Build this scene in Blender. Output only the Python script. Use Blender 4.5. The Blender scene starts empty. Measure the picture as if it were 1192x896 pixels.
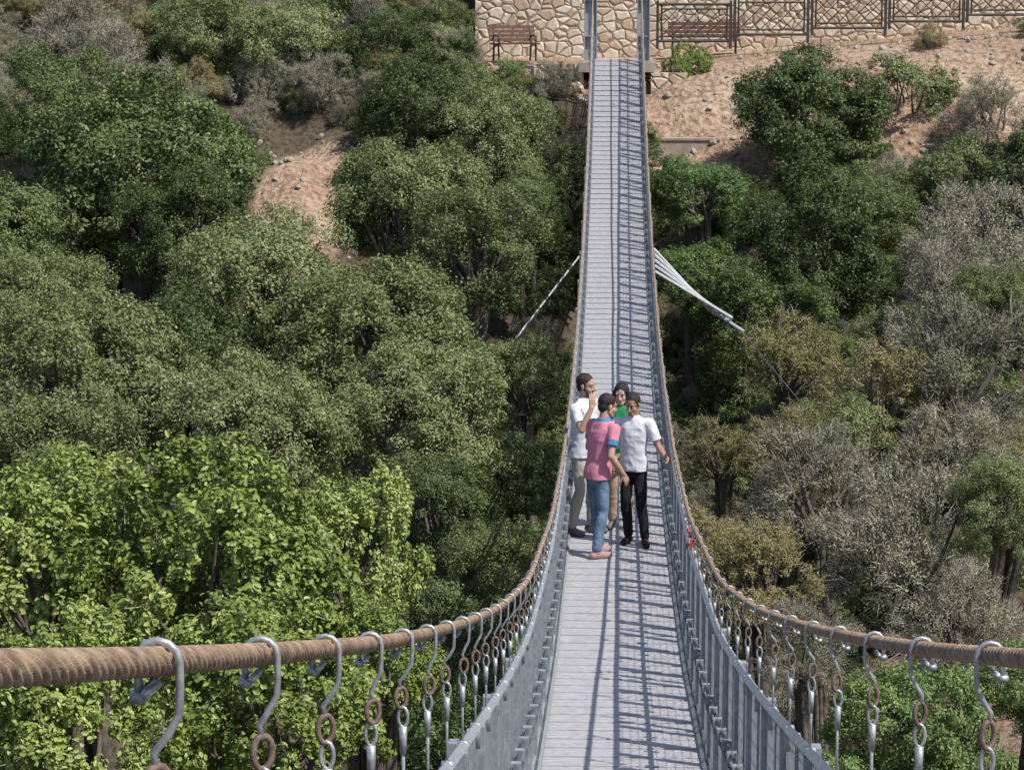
import bpy, math, random
import numpy as np
from mathutils import Vector, Matrix, Euler, noise as mnoise
rng=np.random.default_rng(7); random.seed(7)
scene=bpy.context.scene
scene.view_settings.view_transform='Standard'
try: scene.view_settings.look='None'
except Exception: pass
scene.view_settings.exposure=0
COL=scene.collection

# ------------------------------------------------------------------ materials
def newmat(name):
    m=bpy.data.materials.new(name); m.use_nodes=True
    nt=m.node_tree; b=nt.nodes['Principled BSDF']; return m,nt,b
def ramp(nt,stops):
    r=nt.nodes.new('ShaderNodeValToRGB'); e=r.color_ramp.elements
    while len(e)<len(stops): e.new(0.5)
    for i,(p,c) in enumerate(stops):
        e[i].position=p; e[i].color=(c[0],c[1],c[2],1)
    return r
def noisy(name,c1,c2,scale=8,rough=.7,metal=0,bump=.0,bscale=40,detail=6,spec=.5,bd=.02):
    m,nt,b=newmat(name); L=nt.links
    tc=nt.nodes.new('ShaderNodeTexCoord'); n=nt.nodes.new('ShaderNodeTexNoise')
    n.inputs['Scale'].default_value=scale; n.inputs['Detail'].default_value=detail
    L.new(tc.outputs['Object'],n.inputs['Vector'])
    r=ramp(nt,[(.32,c1),(.68,c2)]); L.new(n.outputs['Fac'],r.inputs['Fac'])
    L.new(r.outputs['Color'],b.inputs['Base Color'])
    b.inputs['Roughness'].default_value=rough; b.inputs['Metallic'].default_value=metal
    b.inputs['Specular IOR Level'].default_value=spec
    if bump>0:
        n2=nt.nodes.new('ShaderNodeTexNoise'); n2.inputs['Scale'].default_value=bscale; n2.inputs['Detail'].default_value=4
        L.new(tc.outputs['Object'],n2.inputs['Vector'])
        bp=nt.nodes.new('ShaderNodeBump'); bp.inputs['Strength'].default_value=bump; bp.inputs['Distance'].default_value=bd
        L.new(n2.outputs['Fac'],bp.inputs['Height']); L.new(bp.outputs['Normal'],b.inputs['Normal'])
    return m
def leafmat(name,dark,mid,light,trans=.3,rough=.5,simple=False):
    m,nt,b=newmat(name); L=nt.links
    at=nt.nodes.new('ShaderNodeAttribute'); at.attribute_name='tint'
    oi=nt.nodes.new('ShaderNodeObjectInfo')
    ma=nt.nodes.new('ShaderNodeMath'); ma.operation='MULTIPLY_ADD'
    L.new(oi.outputs['Random'],ma.inputs[0]); ma.inputs[1].default_value=.44; L.new(at.outputs['Fac'],ma.inputs[2])
    sb=nt.nodes.new('ShaderNodeMath'); sb.operation='SUBTRACT'; L.new(ma.outputs[0],sb.inputs[0]); sb.inputs[1].default_value=.22
    r=ramp(nt,[(.08,dark),(.5,mid),(.95,light)]); L.new(sb.outputs[0],r.inputs['Fac'])
    if simple:
        nt.nodes.remove(b); b=nt.nodes.new('ShaderNodeBsdfDiffuse'); L.new(r.outputs['Color'],b.inputs['Color'])
    else:
        L.new(r.outputs['Color'],b.inputs['Base Color']); b.inputs['Roughness'].default_value=rough
        b.inputs['Specular IOR Level'].default_value=.4
    tr=nt.nodes.new('ShaderNodeBsdfTranslucent'); L.new(r.outputs['Color'],tr.inputs['Color'])
    mx=nt.nodes.new('ShaderNodeMixShader'); mx.inputs[0].default_value=trans
    out=nt.nodes['Material Output']
    L.new(b.outputs[0],mx.inputs[1]); L.new(tr.outputs[0],mx.inputs[2]); L.new(mx.outputs[0],out.inputs['Surface'])
    return m
M={}
M['bark']=noisy('bark',(.08,.065,.05),(.18,.15,.12),12,.9)
M['oak']=leafmat('leaf_oak',(.038,.062,.018),(.095,.135,.038),(.21,.26,.10),.2)
M['pist']=leafmat('leaf_mastic',(.075,.10,.035),(.18,.22,.078),(.33,.365,.165),.22)
M['mid']=leafmat('leaf_green',(.08,.14,.04),(.19,.28,.085),(.33,.42,.16),.25)
M['lite']=leafmat('leaf_bright',(.13,.19,.035),(.31,.39,.095),(.52,.58,.22),.3,.4)
M['gray']=leafmat('leaf_scrub',(.13,.125,.08),(.27,.265,.175),(.46,.43,.32),.15,.8,True)
M['olv']=leafmat('leaf_olive',(.13,.13,.05),(.27,.255,.11),(.44,.36,.20),.15,.8,True)
M['twig']=noisy('twig',(.22,.185,.16),(.48,.42,.37),3,.9)
M['galv']=noisy('galvanised_steel',(.26,.285,.31),(.42,.445,.475),25,.5,.3)
M['deck']=noisy('deck_steel',(.46,.455,.47),(.60,.59,.61),14,.55,.1)
M['hook']=noisy('hook_steel',(.30,.305,.32),(.50,.505,.52),60,.45,.5)
M['pipe']=noisy('stay_pipe',(.42,.43,.45),(.58,.59,.60),20,.55,.1)
M['dark']=noisy('dark_steel',(.07,.075,.085),(.13,.14,.16),30,.55,.2)
M['rust']=noisy('rust_shackle',(.10,.065,.05),(.22,.15,.12),60,.75)
M['cable']=noisy('rust_cable',(.17,.11,.07),(.44,.31,.21),22,.8,0,.3,300)
M['fence']=noisy('fence_paint',(.03,.028,.022),(.06,.052,.045),10,.6)
M['wood']=noisy('bench_wood',(.07,.026,.018),(.14,.055,.036),12,.6)
M['conc']=noisy('concrete',(.30,.25,.20),(.45,.39,.32),4,.9,0,.5,30)
M['red']=noisy('red_ribbon',(.5,.03,.03),(.6,.06,.05),10,.5)
# dirt
m,nt,b=newmat('hillside_soil'); L=nt.links
tc=nt.nodes.new('ShaderNodeTexCoord')
n1=nt.nodes.new('ShaderNodeTexNoise'); n1.inputs['Scale'].default_value=.5; n1.inputs['Detail'].default_value=10; L.new(tc.outputs['Object'],n1.inputs['Vector'])
n2=nt.nodes.new('ShaderNodeTexNoise'); n2.inputs['Scale'].default_value=7; n2.inputs['Detail'].default_value=8; L.new(tc.outputs['Object'],n2.inputs['Vector'])
r1=ramp(nt,[(.3,(.33,.21,.14)),(.55,(.46,.33,.24)),(.75,(.56,.45,.33))]); L.new(n1.outputs['Fac'],r1.inputs['Fac'])
at=nt.nodes.new('ShaderNodeAttribute'); at.attribute_name='litter'
lm_=nt.nodes.new('ShaderNodeMix'); lm_.data_type='RGBA'; L.new(at.outputs['Fac'],lm_.inputs[0]); L.new(r1.outputs['Color'],lm_.inputs[6]); lm_.inputs[7].default_value=(.11,.085,.055,1)
r2=ramp(nt,[(.35,(.50,.45,.40)),(.6,(1,1,1))]); L.new(n2.outputs['Fac'],r2.inputs['Fac'])
mu=nt.nodes.new('ShaderNodeMix'); mu.data_type='RGBA'; mu.blend_type='MULTIPLY'; mu.inputs[0].default_value=1
L.new(lm_.outputs[2],mu.inputs[6]); L.new(r2.outputs['Color'],mu.inputs[7]); L.new(mu.outputs[2],b.inputs['Base Color'])
bp=nt.nodes.new('ShaderNodeBump'); bp.inputs['Strength'].default_value=.9; bp.inputs['Distance'].default_value=.14
L.new(n2.outputs['Fac'],bp.inputs['Height']); L.new(bp.outputs['Normal'],b.inputs['Normal']); b.inputs['Roughness'].default_value=.95
M['soil']=m
# stone wall
m,nt,b=newmat('rubble_stone'); L=nt.links
tc=nt.nodes.new('ShaderNodeTexCoord')
nw=nt.nodes.new('ShaderNodeTexNoise'); nw.inputs['Scale'].default_value=3; L.new(tc.outputs['Object'],nw.inputs['Vector'])
va=nt.nodes.new('ShaderNodeVectorMath'); va.operation='MULTIPLY_ADD'; va.inputs[1].default_value=(.12,.0,.12)
L.new(nw.outputs['Color'],va.inputs[0]); L.new(tc.outputs['Object'],va.inputs[2])
mp=nt.nodes.new('ShaderNodeMapping'); mp.inputs['Scale'].default_value=(1,.3,1.25); L.new(va.outputs[0],mp.inputs['Vector'])
v1=nt.nodes.new('ShaderNodeTexVoronoi'); v1.feature='DISTANCE_TO_EDGE'; v1.inputs['Scale'].default_value=3.2
v2=nt.nodes.new('ShaderNodeTexVoronoi'); v2.inputs['Scale'].default_value=3.2
L.new(mp.outputs[0],v1.inputs['Vector']); L.new(mp.outputs[0],v2.inputs['Vector'])
sp=nt.nodes.new('ShaderNodeSeparateColor'); L.new(v2.outputs['Color'],sp.inputs[0])
rs=ramp(nt,[(0,(.50,.37,.26)),(.4,(.64,.52,.39)),(.7,(.72,.64,.52)),(1,(.58,.48,.37))]); L.new(sp.outputs[0],rs.inputs['Fac'])
n3=nt.nodes.new('ShaderNodeTexNoise'); n3.inputs['Scale'].default_value=18; n3.inputs['Detail'].default_value=5; L.new(tc.outputs['Object'],n3.inputs['Vector'])
r3=ramp(nt,[(.3,(.72,.68,.64)),(.6,(1,1,1))]); L.new(n3.outputs['Fac'],r3.inputs['Fac'])
m3=nt.nodes.new('ShaderNodeMix'); m3.data_type='RGBA'; m3.blend_type='MULTIPLY'; m3.inputs[0].default_value=1; L.new(rs.outputs['Color'],m3.inputs[6]); L.new(r3.outputs['Color'],m3.inputs[7])
rm=ramp(nt,[(.015,(0,0,0)),(.05,(1,1,1))]); L.new(v1.outputs['Distance'],rm.inputs['Fac'])
mx=nt.nodes.new('ShaderNodeMix'); mx.data_type='RGBA'; L.new(rm.outputs['Color'],mx.inputs[0]); mx.inputs[6].default_value=(.30,.215,.15,1)
L.new(m3.outputs[2],mx.inputs[7]); L.new(mx.outputs[2],b.inputs['Base Color'])
rb=ramp(nt,[(0,(0,0,0)),(.15,(1,1,1))]); L.new(v1.outputs['Distance'],rb.inputs['Fac'])
bp=nt.nodes.new('ShaderNodeBump'); bp.inputs['Strength'].default_value=.8; bp.inputs['Distance'].default_value=.05
L.new(rb.outputs['Color'],bp.inputs['Height']); L.new(bp.outputs['Normal'],b.inputs['Normal']); b.inputs['Roughness'].default_value=.9
M['stone']=m

# ------------------------------------------------------------------ mesh builder
class MB:
    def __init__(s): s.v=[]; s.f=[]; s.m=[]; s.mats=[]
    def mi(s,mat):
        if mat not in s.mats: s.mats.append(mat)
        return s.mats.index(mat)
    def box(s,c,h,mat,R=None):
        o=len(s.v); k=s.mi(mat)
        for dx,dy,dz in ((-1,-1,-1),(1,-1,-1),(1,1,-1),(-1,1,-1),(-1,-1,1),(1,-1,1),(1,1,1),(-1,1,1)):
            p=Vector((dx*h[0],dy*h[1],dz*h[2]))
            if R is not None: p=R@p
            s.v.append((c[0]+p[0],c[1]+p[1],c[2]+p[2]))
        for f in ((0,3,2,1),(4,5,6,7),(0,1,5,4),(1,2,6,5),(2,3,7,6),(3,0,4,7)):
            s.f.append(tuple(o+i for i in f)); s.m.append(k)
    def tube(s,pts,r,mat,n=6,closed=False):
        k=s.mi(mat); P=[Vector(p) for p in pts]; N=len(P); o=len(s.v)
        rr=r if hasattr(r,'__len__') else [r]*N
        prev=None
        for i in range(N):
            if closed: t=P[(i+1)%N]-P[i-1]
            else: t=P[min(i+1,N-1)]-P[max(i-1,0)]
            if t.length<1e-9: t=Vector((0,0,1))
            t.normalize()
            if prev is None:
                a=Vector((0,0,1)) if abs(t.z)<.9 else Vector((1,0,0))
                u=t.cross(a).normalized()
            else:
                u=(prev-t*prev.dot(t)).normalized()
            prev=u; w=t.cross(u)
            for j in range(n):
                a=2*math.pi*j/n; q=P[i]+(u*math.cos(a)+w*math.sin(a))*rr[i]
                s.v.append(tuple(q))
        rng_=N if closed else N-1
        for i in range(rng_):
            for j in range(n):
                a=o+i*n+j; b_=o+i*n+(j+1)%n; i2=((i+1)%N)*n
                s.f.append((a,b_,o+i2+(j+1)%n,o+i2+j)); s.m.append(k)
        if not closed:
            s.f.append(tuple(o+j for j in range(n))[::-1]); s.m.append(k)
            s.f.append(tuple(o+(N-1)*n+j for j in range(n))); s.m.append(k)
    def capsule(s,a,b,ra,rb,mat=None,n=14,su=1,sv=1,ref=None):
        k=s.mi(mat); a=Vector(a); b=Vector(b); t=b-a; L_=t.length
        if L_<1e-6: t=Vector((0,0,1)); 
        t.normalize()
        rf=Vector(ref) if ref else (Vector((1,0,0)) if abs(t.x)<.8 else Vector((0,1,0)))
        u=(rf-t*rf.dot(t)).normalized(); w=t.cross(u)
        rings=[]
        for g in (-88,-65,-42,-20,0): rings.append((a+t*ra*math.sin(math.radians(g)),ra*math.cos(math.radians(g))))
        for g in (0,20,42,65,88): rings.append((b+t*rb*math.sin(math.radians(g)),rb*math.cos(math.radians(g))))
        o=len(s.v)
        for c,r in rings:
            for j in range(n):
                an=2*math.pi*j/n; s.v.append(tuple(c+u*math.cos(an)*r*su+w*math.sin(an)*r*sv))
        for i in range(len(rings)-1):
            for j in range(n): s.f.append((o+i*n+j,o+i*n+(j+1)%n,o+(i+1)*n+(j+1)%n,o+(i+1)*n+j)); s.m.append(k)
        s.f.append(tuple(o+j for j in range(n))[::-1]); s.m.append(k)
        s.f.append(tuple(o+(len(rings)-1)*n+j for j in range(n))); s.m.append(k)
    def ellip(s,c,r,mat=None,R=None,nu=18,nv=12):
        k=s.mi(mat); o=len(s.v)
        for i in range(nv+1):
            th=math.pi*(i+.02 if i==0 else (i-.02 if i==nv else i))/nv
            for j in range(nu):
                ph=2*math.pi*j/nu
                p=Vector((r[0]*math.sin(th)*math.cos(ph),r[1]*math.sin(th)*math.sin(ph),-r[2]*math.cos(th)))
                if R is not None: p=R@p
                s.v.append((c[0]+p[0],c[1]+p[1],c[2]+p[2]))
        for i in range(nv):
            for j in range(nu): s.f.append((o+i*nu+j,o+i*nu+(j+1)%nu,o+(i+1)*nu+(j+1)%nu,o+(i+1)*nu+j)); s.m.append(k)
        s.f.append(tuple(o+j for j in range(nu))[::-1]); s.m.append(k)
        s.f.append(tuple(o+nv*nu+j for j in range(nu))); s.m.append(k)
    def loft(s,rings,mat=None,n=24,p=2.3):
        k=s.mi(mat); o=len(s.v)
        for (cx,cy,cz,rx,ry) in rings:
            for j in range(n):
                a=2*math.pi*j/n; c_=math.cos(a); s_=math.sin(a)
                s.v.append((cx+rx*math.copysign(abs(c_)**(2/p),c_),cy+ry*math.copysign(abs(s_)**(2/p),s_),cz))
        for i in range(len(rings)-1):
            for j in range(n): s.f.append((o+i*n+j,o+i*n+(j+1)%n,o+(i+1)*n+(j+1)%n,o+(i+1)*n+j)); s.m.append(k)
        s.f.append(tuple(o+j for j in range(n))[::-1]); s.m.append(k)
        s.f.append(tuple(o+(len(rings)-1)*n+j for j in range(n))); s.m.append(k)
    def obj(s,name,parent=None,smooth=False):
        me=bpy.data.meshes.new(name); me.from_pydata(s.v,[],s.f)
        for m_ in s.mats:
            me.materials.append(M[m_] if isinstance(m_,str) else m_)
        me.polygons.foreach_set('material_index',s.m)
        if smooth: me.polygons.foreach_set('use_smooth',[True]*len(me.polygons))
        me.update(); ob=bpy.data.objects.new(name,me); COL.objects.link(ob)
        if parent: ob.parent=parent
        return ob
def empty(name,loc=(0,0,0)):
    e=bpy.data.objects.new(name,None); e.location=loc; COL.objects.link(e); return e
def np_mesh(name,V,Q,tint=None,mats=(),mi=None):
    me=bpy.data.meshes.new(name); n=len(V); q=len(Q)
    me.vertices.add(n); me.vertices.foreach_set('co',V.astype(np.float32).ravel())
    me.loops.add(q*4); me.loops.foreach_set('vertex_index',Q.astype(np.int32).ravel())
    me.polygons.add(q); me.polygons.foreach_set('loop_start',np.arange(0,q*4,4,dtype=np.int32))
    for m_ in mats: me.materials.append(m_)
    me.update(calc_edges=True)
    if mi is not None: me.polygons.foreach_set('material_index',mi.astype(np.int32))
    if tint is not None:
        a=me.attributes.new('tint','FLOAT','FACE'); a.data.foreach_set('value',tint.astype(np.float32))
    me.update(); return me

# ------------------------------------------------------------------ terrain
GY=[-40,-10,0,6,12,18,24,32,40,46,52,57,60.5,62,66,80,110,160,700]
GZ=[2,-1.8,-2.8,-6.5,-9.5,-11,-11.5,-11.6,-11.3,-9.8,-6.8,-4.0,-2.1,-1.68,-1.5,5,14,22,40]
def sm(t): t=np.clip(t,0,1); return t*t*(3-2*t)
def ground(x,y):
    x=np.asarray(x,float); y=np.asarray(y,float)
    z=np.interp(y,GY,GZ)
    z=z+2.6*sm((x-.8)/3.5)*sm((y-10)/8)*(1-sm((y-42)/14))
    z=z+.085*np.clip(x-1,0,30)*sm((y-52)/6)
    z=z+np.where(x<-3.8,.32*np.clip(y-61.5,0,5),0)*sm((-3.8-x)/1.5)
    z=z+.75*sm(1-np.hypot((x+7.4)/1.8,(y-55.2)/3.2))
    back=sm((y-65.6)/.6)*sm((x+3.6)/.4)*(1-sm((y-66)/12))
    z=z+back*3.2
    rough=.18*np.sin(x*1.3+y*.7)+.14*np.sin(y*1.9-x*.6+2)+.06*np.sin(x*4.1+1.7*y)+.05*np.sin(y*5.3-2.1*x)
    flat=1-sm((y-60.3)/.7)*(1-sm((y-67)/3))*sm((x+4.5)/1)
    return z+rough*flat
def bare(x,y):
    a=sm((y-55.8+.35*np.sin(x*1.7))/.8)*sm((x-.3)/.5)
    b_=1-sm((np.hypot((x+7.3)/1.15,(y-55.4)/2.6)-.8)/.4)
    c=.65*sm((x-2.6)/1.0)*(1-sm((y-32)/2))*sm((y-24)/3)
    d=sm((x+4)/.5)*sm((y-60.2)/.5)
    return np.clip(a+b_+c+d,0,1)
xs=np.concatenate([np.linspace(-400,-32,20),np.arange(-30,30.01,.35),np.linspace(32,400,20)])
ys=np.concatenate([np.linspace(-60,-6,14),np.arange(-5,80,.35),np.linspace(81,700,60)])
X,Y=np.meshgrid(xs,ys); Z=ground(X,Y)
V=np.stack([X,Y,Z],-1).reshape(-1,3); nx=len(xs); ny=len(ys)
I=(np.arange(ny-1)[:,None]*nx+np.arange(nx-1)[None,:]).ravel()
Q=np.stack([I,I+1,I+nx+1,I+nx],-1)
me=np_mesh('hillside_ground',V,Q,mats=[M['soil']]); me.polygons.foreach_set('use_smooth',[True]*len(me.polygons))
a=me.attributes.new('litter','FLOAT','POINT'); a.data.foreach_set('value',(1-bare(V[:,0],V[:,1])).astype(np.float32))
COL.objects.link(bpy.data.objects.new('hillside_ground',me))

# bridge profile
CY=[-4,0,2.35,5.35,7.85,10.9,14.7,20.5,25.5,30,35,41,49,55,60,61.5]
CZ=[1.1,-.02,-.67,-1.46,-2.08,-2.80,-3.60,-4.45,-4.84,-4.95,-4.80,-4.28,-2.98,-1.55,0.05,.55]
_yy=np.linspace(-4,61.5,1311)
_z=np.interp(_yy,CY,CZ); kern=np.hanning(81); kern/=kern.sum()
_zp=np.pad(_z,40,mode='reflect',reflect_type='odd'); _zs=np.convolve(_zp,kern,'valid')
def cz(y): return float(np.interp(y,_yy,_zs))
def gap(y): return float(np.interp(y,[0,10,16.4,26,30,42,60],[1.62,1.47,1.38,1.20,1.17,1.24,1.5]))
def dz(y): return cz(y)-gap(y)

# ------------------------------------------------------------------ foliage prototypes
def unit(a): return a/np.maximum(np.linalg.norm(a,axis=-1,keepdims=True),1e-9)
def rdir(n,zmin=-1):
    z=rng.uniform(zmin,1,n); a=rng.uniform(0,2*np.pi,n); r=np.sqrt(1-z*z)
    return np.stack([r*np.cos(a),r*np.sin(a),z],-1)
def leaves(P,N,size,asp=.5,hexa=False):
    n=len(P); N=unit(N); T=unit(np.cross(N,rdir(n))); B=np.cross(N,T)
    s=(size*rng.uniform(.65,1.35,n))[:,None]
    if not hexa:
        v=np.stack([P-T*s*.5,P+B*s*asp*.5+N*s*.12-T*s*.03,P+T*s*.5,P-B*s*asp*.5+N*s*.12-T*s*.03],1)
        return v.reshape(-1,3),np.arange(n*4).reshape(n,4),1
    c=P
    v=np.stack([c-T*s*.5,c-T*s*.18+B*s*asp*.42+N*s*.1,c+T*s*.2+B*s*asp*.45+N*s*.1,c+T*s*.5-N*s*.05,c+T*s*.2-B*s*asp*.45+N*s*.1,c-T*s*.18-B*s*asp*.42+N*s*.1],1)
    b=np.arange(n)[:,None]*6
    q=np.concatenate([b+np.array([[0,1,2,3]]),b+np.array([[0,3,4,5]])],1).reshape(-1,4)
    return v.reshape(-1,3),q,2
def limbs(targets,depth,r0=.07):
    mb=MB(); nst=3
    bases=[Vector((random.uniform(-.15,.15),random.uniform(-.15,.15),-depth)) for _ in range(nst)]
    for i,t in enumerate(targets):
        t=Vector(t); b=bases[i%nst]; k=Vector((b.x*1.5+t.x*.15,b.y*1.5+t.y*.15,-.55))
        mid=k.lerp(t,.5)+Vector((random.uniform(-.06,.06),random.uniform(-.06,.06),-.03))
        mb.tube([b,b.lerp(k,.5)+Vector((random.uniform(-.05,.05),random.uniform(-.05,.05),0)),k,mid,t],[r0,r0*.8,r0*.55,r0*.3,r0*.1],'bark',6)
    V=np.array(mb.v); Q=np.array([f for f in mb.f if len(f)==4]); return V,Q
def crown(name,mat,nl=26,ns=22,nleaf=90,leaf=.034,flat=.8,asp=.5,hexa=False,rl=(.26,.42),rs=(.07,.15),depth=2.4,zmin=-.85,spiky=0,twigs=0,wood='bark',tone=.14,core=.42,wild=0):
    D=rdir(nl,zmin); rad=rng.uniform(.45,.74+wild,nl)[:,None]; LC=D*rad; LR=rng.uniform(rl[0],rl[1],nl)
    LC=np.vstack([LC,[[0,0,.1]]]); LR=np.append(LR,.55)
    Ps=[];Ns=[];Ts=[];SC=[]
    for c,r in zip(LC,LR):
        k=int(ns*(r/.34)**2)
        d=unit(rdir(k)+.55*unit(c+1e-6)+np.array([0,0,.2])); sc=c+d*(r*rng.uniform(.55,1.05,k))[:,None]; sr=rng.uniform(rs[0],rs[1],k)
        if spiky: sc=sc+np.array([0,0,1])*rng.uniform(0,spiky,k)[:,None]
        tl=rng.uniform(-.14,.14)
        ts=rng.uniform(-tone,tone,k)
        nn=int(nleaf)
        dd=rdir(k*nn).reshape(k,nn,3); u=rng.uniform(0,1,(k,nn,1))**.45
        st=np.array([1,1,1+spiky*3])
        p=sc[:,None,:]+dd*u*sr[:,None,None]*st
        N=dd*.7+unit(sc)[:,None,:]*.4+np.array([0,0,.45])+rng.normal(0,.45,dd.shape)
        t=.5+tl+ts[:,None]+rng.normal(0,.13,(k,nn))
        Ps.append(p.reshape(-1,3));Ns.append(N.reshape(-1,3));Ts.append(t.ravel());SC.append(sc)
    P=np.vstack(Ps);N=np.vstack(Ns);T=np.concatenate(Ts);SC=np.vstack(SC)
    keep=np.linalg.norm(P,axis=1)>core
    P=P[keep];N=N[keep];T=T[keep]; P=P*np.array([1,1,flat])
    v,q,m_=leaves(P,N,leaf,asp,hexa)
    parts=[(v,q,np.repeat(T,m_),0)]
    bv,bq=limbs([tuple(c*np.array([1,1,flat])) for c in LC[:-1]],depth)
    parts.append((bv,bq,np.full(len(bq),.5),1))
    if twigs:
        i=rng.integers(0,len(SC),twigs); a=SC[i]*np.array([1,1,flat])*.9; d=unit(unit(SC[i])+rng.normal(0,.45,(twigs,3))+np.array([0,0,.35]))
        b=a+d*rng.uniform(.06,.24,twigs)[:,None]; sd=unit(np.cross(d,rdir(twigs)))*.0045
        tv=np.stack([a-sd,a+sd,b+sd*.3,b-sd*.3],1).reshape(-1,3); parts.append((tv,np.arange(twigs*4).reshape(-1,4),np.full(twigs,.5),2))
    off=0; VV=[];QQ=[];TT=[];MI=[]
    for v,q,t,k in parts: VV.append(v);QQ.append(q+off);TT.append(t);MI.append(np.full(len(q),k)); off+=len(v)
    return np_mesh(name,np.vstack(VV),np.vstack(QQ),np.concatenate(TT),[M[mat],M['bark'],M['twig']],np.concatenate(MI))
PR={}
PR['oak']=[crown('oak_a','oak',30,24,92,.033),crown('oak_b','oak',24,26,92,.033,.9,wild=.08)]
PR['pist']=[crown('mastic_a','pist',36,24,76,.032,.78),crown('mastic_b','pist',42,22,76,.032,.9,rl=(.2,.36),wild=.06),crown('mastic_c','oak',38,22,76,.033,.85,rl=(.2,.34))]
PR['mid']=[crown('green_a','mid',30,20,60,.042,.9)]
PR['lite']=[crown('bright_a','lite',30,20,48,.044,.9,.6,True,rl=(.2,.36),rs=(.05,.11),spiky=.10,twigs=300),crown('bright_b','lite',26,22,48,.044,1.0,.6,True,rl=(.2,.36),rs=(.05,.10),spiky=.12,twigs=300)]
PR['bush']=[crown('bush_a','pist',18,14,50,.05,.85,rs=(.08,.17)),crown('bush_b','oak',18,14,50,.05,.95,rs=(.08,.17)),crown('bush_c','mid',18,14,44,.05,.9,rs=(.07,.15),spiky=.05)]
PR['gray']=[crown('scrub_a','gray',34,24,44,.032,.85,.42,rl=(.18,.34),rs=(.06,.14),spiky=.05,twigs=1500,core=.25,wild=.08),
            crown('scrub_b','gray',30,26,34,.031,.92,.42,rl=(.18,.34),rs=(.06,.14),spiky=.07,twigs=2600,core=.2,wild=.1)]
PR['olv']=[crown('scrub_c','olv',34,24,44,.034,.85,.42,rl=(.18,.34),rs=(.05,.12),twigs=1000,core=.25,wild=.08),
           crown('scrub_d','olv',28,26,40,.034,.75,.42,rl=(.2,.36),rs=(.05,.12),twigs=900,core=.25,wild=.08)]
def plant(name,kind,x,y,z,R,idx=None,parent=None,sq=1):
    pr=PR[kind]; me=pr[(idx if idx is not None else rng.integers(0,len(pr)))%len(pr)]
    ob=bpy.data.objects.new(name,me); ob.location=(x,y,z); e=rng.uniform(.9,1.12); ob.scale=(R*e,R/e,R*sq*rng.uniform(.92,1.1))
    ob.rotation_euler=(rng.uniform(-.15,.15),rng.uniform(-.15,.15),rng.uniform(0,6.28)); COL.objects.link(ob)
    if parent: ob.parent=parent
    return ob
TREES=[ # x,y,z,R,kind,variant
(-10.3,52,-3.7,2.7,'oak',0),(-12.9,55,-2.6,1.8,'oak',1),(-8.9,49.5,-4.7,1.7,'oak',1),(-12.6,48,-5.2,1.9,'oak',0),
(-8.3,60.8,-1.3,1.7,'pist',0),(-5.9,61,-1.4,1.7,'pist',2),(-4.6,63,-1.0,1.2,'pist',1),(-10.5,61.5,-.8,1.6,'pist',1),
(-4.5,57,-2.6,1.9,'pist',2),(-2.8,55.5,-3.3,1.6,'pist',1),(-4.2,50,-4.4,2.0,'pist',0),(-2.7,47,-4.9,1.6,'pist',1),(-1.95,50.5,-4.4,1.1,'pist',2),
(-6.7,45,-5.6,2.1,'pist',1),(-4.4,42,-6.1,2.2,'pist',0),(-7.9,42,-6.3,1.9,'pist',2),(-9.2,40,-6.5,2.1,'pist',0),(-3.1,38,-6.7,1.6,'pist',1),
(-5.6,36,-6.7,1.8,'pist',0),(-8.0,33.5,-6.7,1.5,'pist',1),(-2.6,33.5,-7.2,1.2,'pist',2),(-10.6,44,-5.9,1.6,'pist',1),
(-3.9,22,-5.6,1.5,'lite',0),(-5.3,22.5,-5.8,1.4,'lite',1),(-2.75,24.5,-5.85,.95,'lite',1),(-2.9,19,-5.8,1.15,'lite',0),(-4.2,18,-5.8,1.1,'lite',1),(-2.3,22,-6.3,.75,'lite',0),(-6.4,27,-6.4,1.4,'lite',0),(-4.6,27.5,-6.7,1.2,'bush',2),
(-1.5,30,-7.3,.9,'pist',1),(-2.2,29,-7.9,1.1,'pist',2),(-1.6,25,-8,1.0,'mid',0),
(-1.7,40,-8.0,1.1,'pist',2),(-1.75,44,-7.0,1.0,'pist',1),(-2.0,53.5,-4.6,1.0,'oak',0),
(1.75,52.5,-4.1,1.05,'mid',0),(1.7,49.5,-5.6,1.0,'mid',0),(4.4,56,-2.7,2.1,'oak',0),(4.1,50.5,-5.1,1.9,'oak',1),(2.9,53.5,-4.7,1.1,'oak',0),(7.0,58.5,-2.2,1.3,'bush',0),(2.7,47.5,-6.5,1.5,'oak',1),
(5.5,53.5,-4.6,1.3,'oak',0),(5.4,33,-7.0,.9,'pist',1),(3.0,23.8,-7.3,.9,'mid',0),(4.3,24,-6.9,.7,'mid',0),(1.9,22,-7.6,.8,'bush',2),
(8.9,54,-4.1,1.5,'bush',1),(7.6,54,-3.9,1.2,'bush',0),(7.2,45.5,-5.7,1.0,'pist',0),(3.9,39,-7.0,.8,'bush',0)]
for t in TREES:
    nm={'oak':'evergreen_oak_tree','pist':'mastic_tree','lite':'storax_tree','bush':'green_shrub','mid':'carob_tree'}[t[4]]
    plant(nm,t[4],t[0],t[1],t[2],t[3],t[5])
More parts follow.
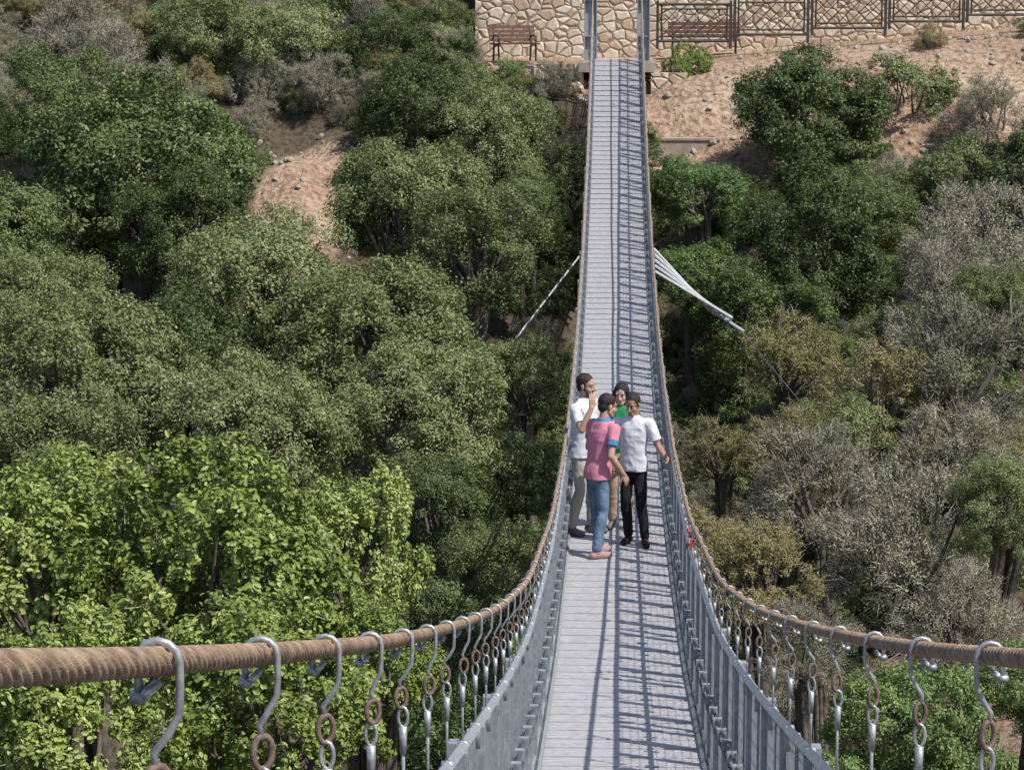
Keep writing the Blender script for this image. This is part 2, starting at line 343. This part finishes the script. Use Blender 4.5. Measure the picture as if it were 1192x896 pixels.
SH=[(8.8,57,-2.9,1.4,'gray'),(7.4,51,-5.2,1.8,'gray'),(6.4,47,-5.9,1.5,'gray'),(3.3,45,-6.7,1.4,'olv'),(6.2,42.5,-6.5,1.6,'gray'),(4.6,42,-7.0,1.3,'olv'),(1.9,40.5,-7.6,.95,'olv'),
(3.1,36.5,-7.5,1.3,'gray'),(4.2,34,-7.8,1.45,'gray'),(1.9,33,-8.0,1.0,'olv'),(4.4,30.5,-8.0,1.0,'gray'),(2.4,30,-8.2,.75,'gray'),(5.6,38,-7.3,1.3,'gray'),(1.3,36,-8.2,.8,'olv'),
(2.9,39,-7.4,1.0,'olv'),(8.0,47,-5.9,1.4,'gray'),(6.7,54.5,-4.3,1.2,'gray'),(-12,58,-1.6,1.3,'gray'),(-13.6,60,-.6,1.4,'gray'),(-7.2,59.5,-2.0,.9,'gray'),(-11,64,.2,1.3,'gray'),(-7,65,.3,1.3,'pist')]
for t in SH:
    plant('dry_scrub' if t[4]!='pist' else 'mastic_tree',t[4],*t[:4])
plant('fence_shrub','lite',1.75,61.2,-1.75,.68,1)
# undergrowth, one group
UG=empty('undergrowth')
cnt=0
for i in range(3000):
    y=12+64*math.sqrt(rng.uniform(0,1)); x=rng.uniform(-.27*y-1.8,.21*y+1.8)
    if y>63 and x>-4.6: continue
    if y>60 and x>-2.5 and x<1: continue
    R=rng.uniform(.38,.95)
    if -8.8<x<-5.7 and 47.5<y<58.5: 
        if y>51.5 or rng.random()<.5: continue
        R*=.7
    if float(bare(x,y))>.35:
        if rng.random()<.9: continue
        R*=.5
    if rng.random()<.2: continue
    z=float(ground(x,y))+.42*R
    if abs(x)<.85+R and z+R>dz(y)-.25 : continue
    if x>0.5: k=rng.choice(['gray','olv','bush','bush','gray'])
    elif y>58: k=rng.choice(['gray','bush','olv','gray'])
    else: k=rng.choice(['bush','bush','bush','gray'])
    plant('shrub',k,x,y,z,R,parent=UG); cnt+=1
# dry grass tufts & stones on bare soil
n=26000
gy=rng.uniform(24,76,n); gx=rng.uniform(-.27*gy-1,.2*gy+1,n); gz=ground(gx,gy)
P=np.stack([gx,gy,gz],-1); up=unit(rng.normal(0,.45,(n,3))+np.array([0,0,1])); h=rng.uniform(.06,.28,n)[:,None]
sd=unit(np.cross(up,rdir(n)))*.012
V=np.stack([P-sd,P+sd,P+up*h+sd*.2,P+up*h-sd*.2],1).reshape(-1,3)
keep=((np.abs(gx)>1.3)|(gy<60))&(rng.random(n)<.25+.75*(np.sin(gx*2.1+gy)*np.sin(gy*1.7-gx)>.1))
Q=np.arange(n*4).reshape(n,4)[keep]
me=np_mesh('dry_grass',V,Q,rng.uniform(.4,.9,len(Q)),[M['olv']]); COL.objects.link(bpy.data.objects.new('dry_grass',me))
mb=MB()
for i in range(650):
    y=rng.uniform(53,63) if rng.random()<.8 else rng.uniform(24,45); x=rng.uniform(.9,12) if rng.random()<.75 else rng.uniform(-9,-2)
    r=rng.uniform(.02,.11); z=float(ground(x,y))
    mb.ellip((x,y,z+r*.2),(r*rng.uniform(.8,1.4),r,r*rng.uniform(.5,.8)),'conc',Euler((rng.uniform(0,1),rng.uniform(0,1),rng.uniform(0,6))).to_matrix(),6,4)
mb.obj('loose_rocks')

# ------------------------------------------------------------------ bridge
W=.6; Y0,Y1=-1.0,60.0
BR=empty('suspension_footbridge')
mb=MB(); y=Y0
pitch=.05; i=0
while y<Y1:
    z=dz(y); sl=math.atan((dz(y+.1)-dz(y-.1))/.2); R=Euler((sl,0,0)).to_matrix()
    if i%7==6: mb.box((0,y,z-.040),(.55,.014,.012),'dark',R)
    else: mb.box((0,y,z-.008),(.545,.0150,.008),'deck',R)
    y+=pitch; i+=1
yy=np.arange(Y0,Y1+.01,.5)
for x in np.linspace(-.54,.54,9): mb.tube([(x,a,dz(a)-.035) for a in yy],.012,'galv',4)
for s in(-1,1):
    mb.tube([(s*.565,a,dz(a)+.02) for a in yy],.022,'galv',4)
    mb.tube([(s*.4,a,dz(a)-.16) for a in yy],.02,'dark',6)
for a in np.arange(Y0,Y1,1.0): mb.box((0,a,dz(a)-.09),(.66,.03,.04),'dark')
mb.obj('deck',BR)
# railings
for s,nm in((-1,'railing_left'),(1,'railing_right')):
    mb=MB(); x=s*W
    H=1.06
    for a in np.arange(Y0,Y1,.06): 
        z=dz(a); mb.box((x,a,z+H/2),(.0018,.0018,H/2),'galv')
    for h in np.arange(.10,H,.10): mb.tube([(x+s*.004,a,dz(a)+h) for a in yy],.0022,'galv',4)
    k=0
    for a in np.arange(Y0,Y1,.56):
        ww=.085 if k%2 else .055
        mb.box((x+s*.012,a,dz(a)+H/2-.05),(.004,ww,H/2+.05),'galv'); k+=1
        if k%2: mb.box((x-s*.012,a,dz(a)+H/2),(.012,.022,H/2-.01),'galv')
    for a in np.arange(Y0+.2,Y1,2.24):
        mb.box((x+s*.035,a,dz(a)+H/2-.05),(.018,.03,H/2+.06),'galv')
    mb.tube([(x,a,dz(a)+H) for a in yy],.024,'galv',4)
    mb.tube([(x,a,dz(a)+.06) for a in yy],.018,'galv',4)
    for h,o in((.60,.045),(.55,.06)):
        mb.tube([(x-s*o,a,dz(a)+h) for a in yy],.011,'dark',6)
    for a in np.arange(Y0+.3,Y1,.56):
        mb.box((x-s*.045,a,dz(a)+.575),(.026,.02,.045),'galv')
    mb.obj(nm,BR)
# main cables: twisted wire rope
for s,nm in((-1,'main_cable_left'),(1,'main_cable_right')):
    st=np.concatenate([np.arange(-4,14,.006),np.arange(14,61.5,.04)]); nseg=40; lob=8; lay=.27
    C=np.stack([np.full(len(st),s*W),st,np.interp(st,_yy,_zs)],-1)
    T=unit(np.gradient(C,axis=0)); U=np.tile([1.,0,0],(len(st),1)); Wv=np.cross(T,U)
    a=np.linspace(0,2*np.pi,nseg,endpoint=False)
    ph=a[None,:]-st[:,None]*2*np.pi/lay
    r=.0120+.0055*np.abs(np.cos(ph*lob/2))**.6
    V=(C[:,None,:]+(U[:,None,:]*np.cos(a)[None,:,None]+Wv[:,None,:]*np.sin(a)[None,:,None])*r[:,:,None]).reshape(-1,3)
    I,J=np.meshgrid(np.arange(len(st)-1),np.arange(nseg),indexing='ij'); I=I.ravel();J=J.ravel();J2=(J+1)%nseg
    Q=np.stack([I*nseg+J,I*nseg+J2,(I+1)*nseg+J2,(I+1)*nseg+J],-1)
    me=np_mesh(nm,V,Q,mats=[M['cable']])
    ob=bpy.data.objects.new(nm,me); COL.objects.link(ob); ob.parent=BR
# hangers: hook over rope, shackle, thimble, swaged wire down to the railing frame
for s,nm,ys0,stp in((-1,'hangers_left',2.62,.78),(1,'hangers_right',2.4,.93)):
    mb=MB()
    for y in np.arange(ys0,59.5,stp):
        z=cz(y); x=s*W; near=y<16; n=8 if near else 5
        top=dz(y)+1.06; jx=random.uniform(-.006,.006)
        pts=[(x+s*.0235,y,z-.040),(x+s*.024,y,z-.01)]
        for g in range(0,181,30):
            pts.append((x+s*.0240*math.cos(math.radians(g)),y,z+.0240*math.sin(math.radians(g))))
        g=z-top
        k=min(1.0,max(.25,(g-.03)/.33)); q=.62*k
        pts+=[(x-s*.0240,y,z-.022-.01*k)]
        pts+=[(x-s*.0225,y,z-.03-.05*q),(x-s*.010,y,z-.03-.09*q),(x+s*.004+jx,y,z-.03-.125*q),(x+jx,y,z-.03-.16*q)]
        mb.tube(pts,.0050,'hook',n)
        mb.tube([(x+s*.010,y-.03,z-.030),(x+s*.010,y+.04,z-.038)],.0062,'hook',6)
        mb.box((x+s*.0235,y,z-.042),(.009,.009,.006),'hook')
        if near or k>.3:
            zc=z-.03-.16*q-.020*k; ring=[(x+jx+.013*math.sin(t),y+.009*math.sin(t),zc+.026*k*math.cos(t)) for t in np.linspace(0,2*math.pi,14,endpoint=False)]
            mb.tube(ring,.0055,'rust',6,closed=True)
            zb=zc-.026*k
            ring=[(x+.012*math.sin(t),y,zb-.024*k+.026*k*math.cos(t)) for t in np.linspace(0,2*math.pi,12,endpoint=False)]
            mb.tube(ring,.0045,'hook',6,closed=True)
            mb.tube([(x,y,zb-.048*k),(x,y,zb-.12*k)],[.0105,.008],'hook',8)
            mb.tube([(x,y,zb-.06*k),(x,y,top-.02)],.005,'hook',6)
            mb.box((x,y,top-.03),(.018,.012,.05),'galv')
        else:
            mb.tube([(x,y,z-.04),(x,y,top-.02)],.005,'hook',5)
    mb.obj(nm,BR,True)
# warning ribbon
mb=MB()
for a,(dx,dzz) in enumerate([(0,0),(.04,-.05),(-.03,-.09),(.06,-.13)]):
    mb.box((W-.04+dx*.4,19.4+dx*2,cz(19.4)-.04+dzz),(.006,.045,.012),'red',Euler((.6-a*.7,0,.3)).to_matrix())
mb.obj('red_ribbon_tape')
# wind stays
mb=MB()
for k in range(5):
    mb.tube([(.72,46.6-k*.42,dz(46.6-k*.42)-.1),(1.75+.1*k,44.9-.12*k,-5.75-.02*k)],.032,'pipe',6)
mb.tube([(1.8,44.8,-5.75),(2.35,44.2,-6.05)],.030,'pipe',6)
mb.box((1.95,44.7,-5.82),(.18,.03,.04),'pipe',Euler((0,.4,-.5)).to_matrix())
mb.tube([(2.3,44.2,-6.03),(5.5,41,-9.6)],.010,'dark',5)
mb.tube([(-.72,46,dz(46)-.1),(-1.85,43.8,-6.15)],.018,'pipe',6)
mb.tube([(-1.85,43.8,-6.15),(-5,40,-10)],.010,'dark',5)
mb.obj('wind_stays',BR)
# towers
for yT,nm in((60.9,'far_tower'),(-3.2,'near_tower')):
    mb=MB()
    zb=-1.7 if yT>0 else -2.6
    for s in(-1,1):
        x=s*.66; h=5.2
        mb.box((x-.15,yT,zb+h/2),(.012,.13,h/2),'galv'); mb.box((x+.15,yT,zb+h/2),(.012,.13,h/2),'galv')
        mb.box((x,yT+.02,zb+h/2),(.137,.012,h/2),'galv')
        mb.box((x,yT,zb+.1),(.26,.24,.1),'conc')
        for q in range(5): mb.box((x,yT-.02,zb+.8+q*.9),(.137,.10,.012),'galv')
    mb.box((0,yT,zb+4.6),(.80,.10,.12),'galv')
    mb.obj(nm,BR)
# far landing, stone walls
mb=MB()
mb.box((0,62.6,-1.66),(.95,2.2,.12),'conc'); mb.obj('landing_slab')
mb=MB()
mb.box((9.6,65.6,.1),(13.4,.3,2.4),'stone'); mb.box((9.6,65.6,2.55),(13.5,.36,.06),'conc'); mb.obj('stone_retaining_wall')
mb=MB()
mb.box((-1.45,60.9,-2.6),(.62,.35,1.02),'stone')
mb.box((1.3,60.6,-2.9),(.45,.25,1.1),'stone'); mb.obj('stone_abutment')
mb=MB(); mb.box((1.6,58.2,float(ground(1.6,58.2))+.05),(.85,.16,.30),'conc'); mb.box((1.6,58.2,float(ground(1.6,58.2))+.375),(.88,.19,.025),'conc'); mb.obj('concrete_kerb_wall')
mb=MB()
for i in range(70):
    x=rng.uniform(-3.2,-.8); y=rng.uniform(60,61); r=rng.uniform(.08,.2); z=float(ground(x,y))+.05
    mb.ellip((x,y,z),(r*1.2,r,r*.75),'stone',Euler((rng.uniform(0,1),rng.uniform(0,1),rng.uniform(0,6))).to_matrix(),8,6)
mb.obj('rock_edging')
# fence
def fence():
    x=1.05
    while x<16:
        w=1.95; x2=x+w; yF=63.1
        mb=MB()
        zb=float(-1.22+.085*(x-1)+.1); zt=zb+1.0
        mb.box((x,yF,zb+.48),(.035,.035,.62),'fence'); mb.box((x2-.06,yF,zb+.48),(.035,.035,.62),'fence')
        for zz in(zb+.06,zt): mb.tube([(x,yF,zz),(x2-.06,yF,zz)],.034,'fence',4)
        for zz in(zb+.18,zt-.12): mb.tube([(x+.10,yF,zz),(x2-.16,yF,zz)],.022,'fence',4)
        for xx in(x+.10,x2-.16): mb.tube([(xx,yF,zb+.06),(xx,yF,zt)],.022,'fence',4)
        n=7
        for i in range(-n,n*2):
            a=x+.10+i*.28
            for sgn in(1,-1):
                xa=a; za_=zb+.18; xb=a+sgn*.70; zb_=zt-.12
                t0,t1=0,1; lo,hi=x+.10,x2-.16
                dx=xb-xa
                ta=(lo-xa)/dx; tb=(hi-xa)/dx; t0=max(0,min(ta,tb)); t1=min(1,max(ta,tb))
                if t1-t0>.03:
                    mb.tube([(xa+dx*t0,yF+.012*sgn,za_+(zb_-za_)*t0),(xa+dx*t1,yF+.012*sgn,za_+(zb_-za_)*t1)],.012,'fence',4)
        mb.obj('metal_fence'); x=x2+.04
fence()
def bench(loc,rot,w=1.15):
    mb=MB(); h=w/2
    for i in range(4): mb.box((0,-.18+i*.115,.45),(h,.048,.018),'wood')
    for i in range(4): mb.box((0,.235+i*.025,.56+i*.105),(h,.016,.042),'wood',Euler((-.22,0,0)).to_matrix())
    for s in(-1,1):
        x=s*(h-.12)
        mb.tube([(x,-.2,0),(x,-.19,.42)],.026,'fence',6); mb.tube([(x,.28,0),(x,.20,.42),(x,.34,.92)],.026,'fence',6)
        mb.tube([(x,-.2,.42),(x,.22,.42)],.024,'fence',6); mb.tube([(x,-.22,.42),(x,-.22,.64),(x,.27,.66)],.022,'fence',6)
    ob=mb.obj('park_bench'); ob.location=loc; ob.rotation_euler=(0,0,rot); return ob
bench((-2.65,63.2,-1.58),.35,1.25)
bench((2.3,64.2,-1.50),0,1.9)

# ------------------------------------------------------------------ people
def remeshed(mb,name,vox,smooth=3,parent=None,disp=0,dscale=8,mats=None):
    ob=mb.obj(name+'_src')
    r=ob.modifiers.new('r','REMESH'); r.mode='VOXEL'; r.voxel_size=vox
    if smooth: s_=ob.modifiers.new('s','SMOOTH'); s_.factor=.5; s_.iterations=smooth
    dg=bpy.context.evaluated_depsgraph_get(); me=bpy.data.meshes.new_from_object(ob.evaluated_get(dg))
    mats_=[M[x] if isinstance(x,str) else x for x in (mats or mb.mats)]
    bpy.data.objects.remove(ob)
    me.materials.clear()
    for x in mats_: me.materials.append(x)
    me.polygons.foreach_set('material_index',[0]*len(me.polygons))
    me.polygons.foreach_set('use_smooth',[True]*len(me.polygons))
    if disp:
        nr=[v.normal.copy() for v in me.vertices]
        for v,nn in zip(me.vertices,nr):
            q=Vector((v.co.x*dscale,v.co.y*dscale,v.co.z*dscale*.8+v.co.x*3))
            v.co+=nn*disp*(mnoise.noise(q)+.5*(1-2*abs(mnoise.noise(q*1.9))))
    me.update(); ob=bpy.data.objects.new(name,me); COL.objects.link(ob)
    if parent: ob.parent=parent
    return ob
def clothmat(name,c,var=.92):
    return noisy(name,tuple(v*var for v in c),c,14,.85,0,.2,150,spec=.2,bd=.005)
def hand(mb,w,d,n,side,skin,curl=.5,spread=.12):
    d=Vector(d).normalized(); n=Vector(n); n=(n-d*n.dot(d)).normalized(); b=d.cross(n)*side
    w=Vector(w)
    offs=(.027,.009,-.009,-.026); lens=(.070,.079,.073,.057); kn=(.088,.092,.088,.080)
    for i in range(4):
        k=w+d*kn[i]+b*offs[i]; mb.capsule(w+b*offs[i]*.6+d*.01,k,.015,.0125,skin,10)
        dd=(d+b*spread*(1.5-i)*.5).normalized(); p=k; c=curl*(1+.15*i)
        for ph,(fr,ra) in enumerate(((.45,.0098),(.31,.0088),(.24,.0078))):
            c_=c*(.5,.9,.7)[ph]; dd=(dd*math.cos(c_)+n*math.sin(c_)).normalized()
            q=p+dd*lens[i]*fr; mb.capsule(p,q,ra,ra*.9,skin,8); p=q
    p=w+d*.022+b*.024; dd=(d*.65+b*.7+n*.25).normalized(); mb.capsule(w+d*.012+b*.01,p,.016,.0145,skin,8)
    for ln,ra in((.040,.0125),(.030,.0105),(.024,.0095)):
        q=p+dd*ln; mb.capsule(p,q,ra,ra*.9,skin,8); p=q; dd=(dd+d*.35+n*.15).normalized()
def person(name,x,y,yaw,h,J,shirt,pants,shoe,hair,skinc,opts):
    E=empty(name,(x,y,dz(y)+.002)); E.rotation_euler=(0,0,math.radians(yaw)); sc=h/1.755; E.scale=(sc,)*3
    fem=opts.get('fem',False)
    skin=noisy(name+'_skin',tuple(v*.9 for v in skinc),skinc,20,.55,0,.1,150,bd=.004); sk=skin
    hm=noisy(name+'_hair',tuple(v*.6 for v in hair),hair,60,.6,0,.6,90)
    lean=Vector(opts.get('lean',(0,0))+(0,))
    ch=Vector((0,0,1.26))+lean*.6; nb=Vector((0,.01,1.46))+lean; HC=Vector((0,-.02,1.633))+lean*1.25+Vector(opts.get('hoff',(0,0,0)))
    HR=(Matrix.Rotation(math.radians(opts.get('turn',0)),3,'Z')@Matrix.Rotation(math.radians(opts.get('tilt',0)),3,'X'))
    def H(a,b,c): return HC+HR@Vector((a,b,c))
    sw=.160 if fem else .185
    SL=Vector((sw,0,1.405))+lean; SR=Vector((-sw,0,1.405))+lean
    arms=[(SL,Vector(J['le']),Vector(J['lw']),J['lh'],1),(SR,Vector(J['re']),Vector(J['rw']),J['rh'],-1)]
    mb=MB()
    mb.ellip(H(0,.015,.035),(.076,.097,.087),sk,HR); mb.ellip(H(0,-.018,-.028),(.060,.070,.082),sk,HR)
    mb.capsule(H(-.015,-.060,-.096),H(.015,-.060,-.096),.022,.022,sk); mb.capsule(H(-.050,.0,-.06),H(-.02,-.053,-.09),.022,.02,sk); mb.capsule(H(.050,.0,-.06),H(.02,-.053,-.09),.022,.02,sk)
    mb.capsule(H(0,-.084,.010),H(0,-.108,-.032),.009,.0135,sk,10); mb.capsule(H(-.013,-.091,-.036),H(.013,-.091,-.036),.008,.008,sk,8)
    mb.capsule(H(-.04,-.071,.028),H(.04,-.071,.028),.012,.012,sk,10)
    mb.capsule(H(-.02,-.078,-.064),H(.02,-.078,-.064),.009,.009,sk,8)
    for s in(-1,1): mb.ellip(H(s*.078,.012,-.008),(.010,.019,.031),sk,HR,10,8); mb.ellip(H(s*.040,-.050,-.035),(.020,.020,.020),sk,HR,10,8)
    mb.capsule(nb-Vector((0,0,.04)),H(0,.02,-.06),.056 if not fem else .048,.054 if not fem else .045,sk)
    SLi=SL.lerp(SR,.08)-Vector((0,0,.02)); SRi=SR.lerp(SL,.08)-Vector((0,0,.02))
    mb.capsule(SLi,SRi,.034,.034,sk); mb.capsule(ch,nb-Vector((0,0,.04)),.085,.05,sk)
    for S,El,Wr,hd,side in arms:
        S2=S-Vector((side*.018,0,.015)); m2=S.lerp(El,.55)
        mb.capsule(S2,m2,.036,.042,sk); mb.capsule(m2,El,.042,.038,sk); fm=El.lerp(Wr,.3); mb.capsule(El,fm,.038,.039,sk); mb.capsule(fm,Wr,.039,.026,sk)
        d,nrm,curl=hd; hand(mb,Wr,d,nrm,side,sk,curl)
    remeshed(mb,'body',.0046,2,E)
    mb=MB(); wm=noisy(name+'_eye',(.45,.42,.4),(.5,.47,.45),5,.3)
    for s in(-1,1):
        mb.ellip(H(s*.030,-.0745,.004),(.0125,.010,.0055),wm,HR,10,8); mb.ellip(H(s*.030,-.0815,.004),(.0052,.004,.0052),hm,HR,8,6)
        mb.capsule(H(s*.030-.010,-.0825,.011),H(s*.030+.010,-.0825,.011),.0022,.0022,hm,6)
        mb.capsule(H(s*.016,-.084,.026),H(s*.046,-.077,.028),.0042,.0032,hm,6)
    lm=noisy(name+'_lip',(.26,.11,.085),(.31,.14,.105),5,.5)
    mb.capsule(H(-.019,-.0835,-.064),H(.019,-.0835,-.064),.0048,.0048,lm,8)
    mb.obj('face_features',E,True)
    mb=MB()
    if fem:
        mb.ellip(H(0,.028,.048),(.088,.102,.092),hm,HR); 
        mb.capsule(H(0,.07,.02),H(0,.10,-.22),.085,.06,hm)
        for s in(-1,1): mb.capsule(H(s*.075,-.005,.03),H(s*.088,.0,-.20),.030,.028,hm)
    else:
        mb.ellip(H(0,.026,.048),(.0815,.099,.086),hm,HR); mb.ellip(H(0,.058,-.01),(.066,.055,.07),hm,HR)
        for s in(-1,1): mb.capsule(H(s*.070,-.012,.03),H(s*.070,-.008,.0),.012,.008,hm,8)
        if opts.get('beard'):
            mb.capsule(H(-.012,-.060,-.103),H(.012,-.060,-.103),.023,.023,hm)
            for s in(-1,1): mb.capsule(H(s*.064,-.008,-.02),H(s*.040,-.038,-.09),.011,.018,hm)
            mb.capsule(H(-.022,-.082,-.052),H(.022,-.082,-.052),.006,.006,hm,8)
    remeshed(mb,'hair',.005,2,E,.004,45)
    mb=MB(); lx,ly=lean.x,lean.y; wa=.122 if fem else .147; cw=.144 if fem else .168
    hz=.86
    rings=[]
    for z,rx,ry in((hz,wa+.024,.134),(.93,wa+.020,.130),(1.05,wa,.114),(1.17,wa+.006,.116),(1.28,cw,.122),(1.36,cw+.010,.114),(1.41,cw,.096),(1.455,.125,.078),(1.485,.075,.065),(1.497,.066,.061)):
        t=(z-.9)/.57; t=max(0,t); rings.append((lx*t,ly*t+(.0 if z>1 else .008),z,rx,ry))
    mb.loft(rings,shirt)
    sl=opts.get('sleeve',.68)
    for S,El,Wr,hd,side in arms:
        e2=S.lerp(El,sl); mb.capsule(S+Vector((-side*.06,0,-.002)),S+Vector((0,0,-.004)),.060,.062,shirt); mb.capsule(S+Vector((0,0,-.004)),S.lerp(El,.35),.062,.062,shirt); mb.capsule(S.lerp(El,.25),e2,.062,.061,shirt)
    sh=remeshed(mb,'shirt',.007,2,E,.010,7)
    for v in sh.data.vertices:
        for S,El,Wr,hd,side in arms:
            a=El-S; t=(v.co-S).dot(a)/a.length_squared; q=S+a*t
            if t>sl and (v.co-q).length<.09: v.co-=a*(t-sl)*.92
    if opts.get('trim'):
        sh.data.materials.append(opts['trim'])
        for p in sh.data.polygons:
            cc=Vector(p.center)
            if cc.z>1.472: p.material_index=1
            for S,El,Wr,hd,side in arms:
                a=El-S; t=(cc-S).dot(a)/a.length_squared; q=S+a*t
                if .42<t<1.0 and (cc-q).length<.070 and (cc.x-q.x)*side>-.05: p.material_index=1
    mb=MB()
    hw=.148
    mb.loft([(0,0,.86,hw,.110),(0,.005,.91,hw-.014,.104),(0,0,.96,hw-.035,.085)],pants)
    mb.ellip((0,.01,.86),(hw,.112,.09),pants)
    for kn,an,s in((J['lk'],J['la'],1),(J['rk'],J['ra'],-1)):
        kn=Vector(kn); an=Vector(an); hp=Vector((s*.076,0,.86))
        mb.capsule(hp,hp.lerp(kn,.5),.082,.074,pants); mb.capsule(hp.lerp(kn,.5),kn,.074,.060,pants)
        cf=kn.lerp(an,.3)+Vector((0,.012,0)); mb.capsule(kn,cf,.060,.060,pants); mb.capsule(cf,an+Vector((0,0,.03)),.060,.053,pants)
    tr=remeshed(mb,'trousers',.008,3,E,.008,9)
    for v in tr.data.vertices:
        if v.co.z<.075: v.co.z=.075-(.075-v.co.z)*.15
    mb=MB()
    for an,ft in((J['la'],J.get('lt',10)),(J['ra'],J.get('rt',-10))):
        an=Vector(an); f=Matrix.Rotation(math.radians(ft),3,'Z')@Vector((0,-1,0)); g=Vector((an.x,an.y,.042))
        mb.capsule(g-f*.05,g+f*.06,.040,.042,shoe,14); mb.capsule(g+f*.06+Vector((0,0,-.006)),g+f*.15+Vector((0,0,-.008)),.043,.034,shoe,14,1.05,1)
        mb.capsule(g,Vector((an.x,an.y,.10)),.043,.042,shoe,12)
    so=remeshed(mb,'shoes',.007,2,E)
    for v in so.data.vertices:
        if v.co.z<.006: v.co.z=.0
    return E
stand=dict(lk=(.090,-.03,.50),la=(.10,.02,.09),rk=(-.090,-.03,.50),ra=(-.10,.02,.09))
white=clothmat('white_cotton',(.70,.71,.77)); pink=clothmat('pink_pique',(.66,.25,.32)); blue=clothmat('blue_trim',(.08,.22,.40))
khaki=clothmat('khaki_twill',(.42,.40,.35)); jeans=clothmat('denim',(.17,.26,.38),.6); black=clothmat('black_cloth',(.018,.018,.024))
green=clothmat('green_knit',(.03,.22,.09)); beige=clothmat('beige_cloth',(.42,.31,.22))
pshoe=clothmat('rose_shoe',(.40,.25,.25)); bshoe=clothmat('brown_shoe',(.05,.03,.025)); gshoe=clothmat('grey_shoe',(.16,.15,.15))
sk1=(.50,.30,.215); dkhair=(.022,.016,.013)
J=dict(stand); J.update(re=(-.27,-.16,1.20),rw=(-.20,-.24,1.44),rh=((.12,.02,1),(.6,.5,0),.3),le=(.24,.02,1.15),lw=(.22,-.12,.92),lh=((0,-.2,-1),(-1,0,0),.4),lk=(.10,-.06,.50),la=(.12,-.05,.09),ra=(-.11,.06,.09))
person('man_in_white_shirt',-.41,27.1,58,1.86,J,white,khaki,gshoe,dkhair,sk1,dict(lean=(0,-.02),tilt=4,turn=8,beard=True))
J=dict(stand); J.update(re=(-.25,.02,1.13),rw=(-.25,-.15,.92),rh=((.0,-.5,-.85),(1,0,0),.4),le=(.24,-.06,1.15),lw=(.16,-.24,1.0),lh=((-.4,-.8,.1),(0,0,1),.6),lk=(.09,-.05,.5),la=(.10,-.10,.09),ra=(-.10,.08,.09),rk=(-.09,.0,.5))
person('man_in_pink_polo',-.23,25.85,128,1.80,J,pink,jeans,pshoe,dkhair,sk1,dict(lean=(0,-.075),hoff=(0,-.02,-.01),tilt=14,turn=-8,trim=blue,sleeve=.62))
J=dict(stand); J.update(le=(.29,-.05,1.15),lw=(.44,-.24,1.02),lh=((.55,-.7,-.05),(-.3,0,1),.25),re=(-.25,.03,1.15),rw=(-.22,-.17,.97),rh=((.1,-.8,-.5),(.8,0,-.2),.5),lk=(.10,-.07,.50),la=(.15,-.06,.09),rk=(-.08,-.05,.5),ra=(-.07,.06,.09),lt=20)
person('man_in_white_t_shirt',.17,26.55,-12,1.74,J,white,black,bshoe,dkhair,(.38,.22,.155),dict(lean=(0,-.045),hoff=(0,-.02,-.01),tilt=18,turn=-14,sleeve=.72))
J=dict(stand); J.update(le=(.21,.03,1.15),lw=(.16,-.14,1.0),lh=((-.5,-.7,-.1),(0,0,1),.5),re=(-.21,.03,1.15),rw=(-.15,-.14,1.0),rh=((.5,-.7,-.1),(0,0,1),.5))
person('woman_in_green_top',.03,27.45,-6,1.70,J,green,beige,gshoe,(.012,.01,.01),(.50,.32,.24),dict(fem=True,tilt=10,turn=-6))

# ------------------------------------------------------------------ light, sky, camera
S=Vector((.47,-.33,.83)).normalized()
el=math.asin(S.z); az=math.atan2(S.x,S.y)
w=bpy.data.worlds.new('World'); scene.world=w; w.use_nodes=True; nt=w.node_tree
sky=nt.nodes.new('ShaderNodeTexSky'); sky.sky_type='NISHITA'; sky.sun_disc=False; sky.sun_elevation=el; sky.sun_rotation=az
bg=nt.nodes['Background']; bg.inputs['Strength'].default_value=.13; nt.links.new(sky.outputs[0],bg.inputs['Color'])
ld=bpy.data.lights.new('sun','SUN'); ld.energy=5; ld.angle=math.radians(.5); ld.color=(1,.955,.89)
lo=bpy.data.objects.new('sun',ld); lo.rotation_euler=S.to_track_quat('Z','Y').to_euler(); COL.objects.link(lo)
cd=bpy.data.cameras.new('camera'); cd.lens=84.56; cd.sensor_width=36; cd.clip_start=.05; cd.clip_end=2000
co=bpy.data.objects.new('camera',cd); co.location=(-.09,0,0); co.rotation_euler=(math.radians(90-9.09),0,math.radians(2.39)); COL.objects.link(co)
scene.camera=co
print('undergrowth',cnt)
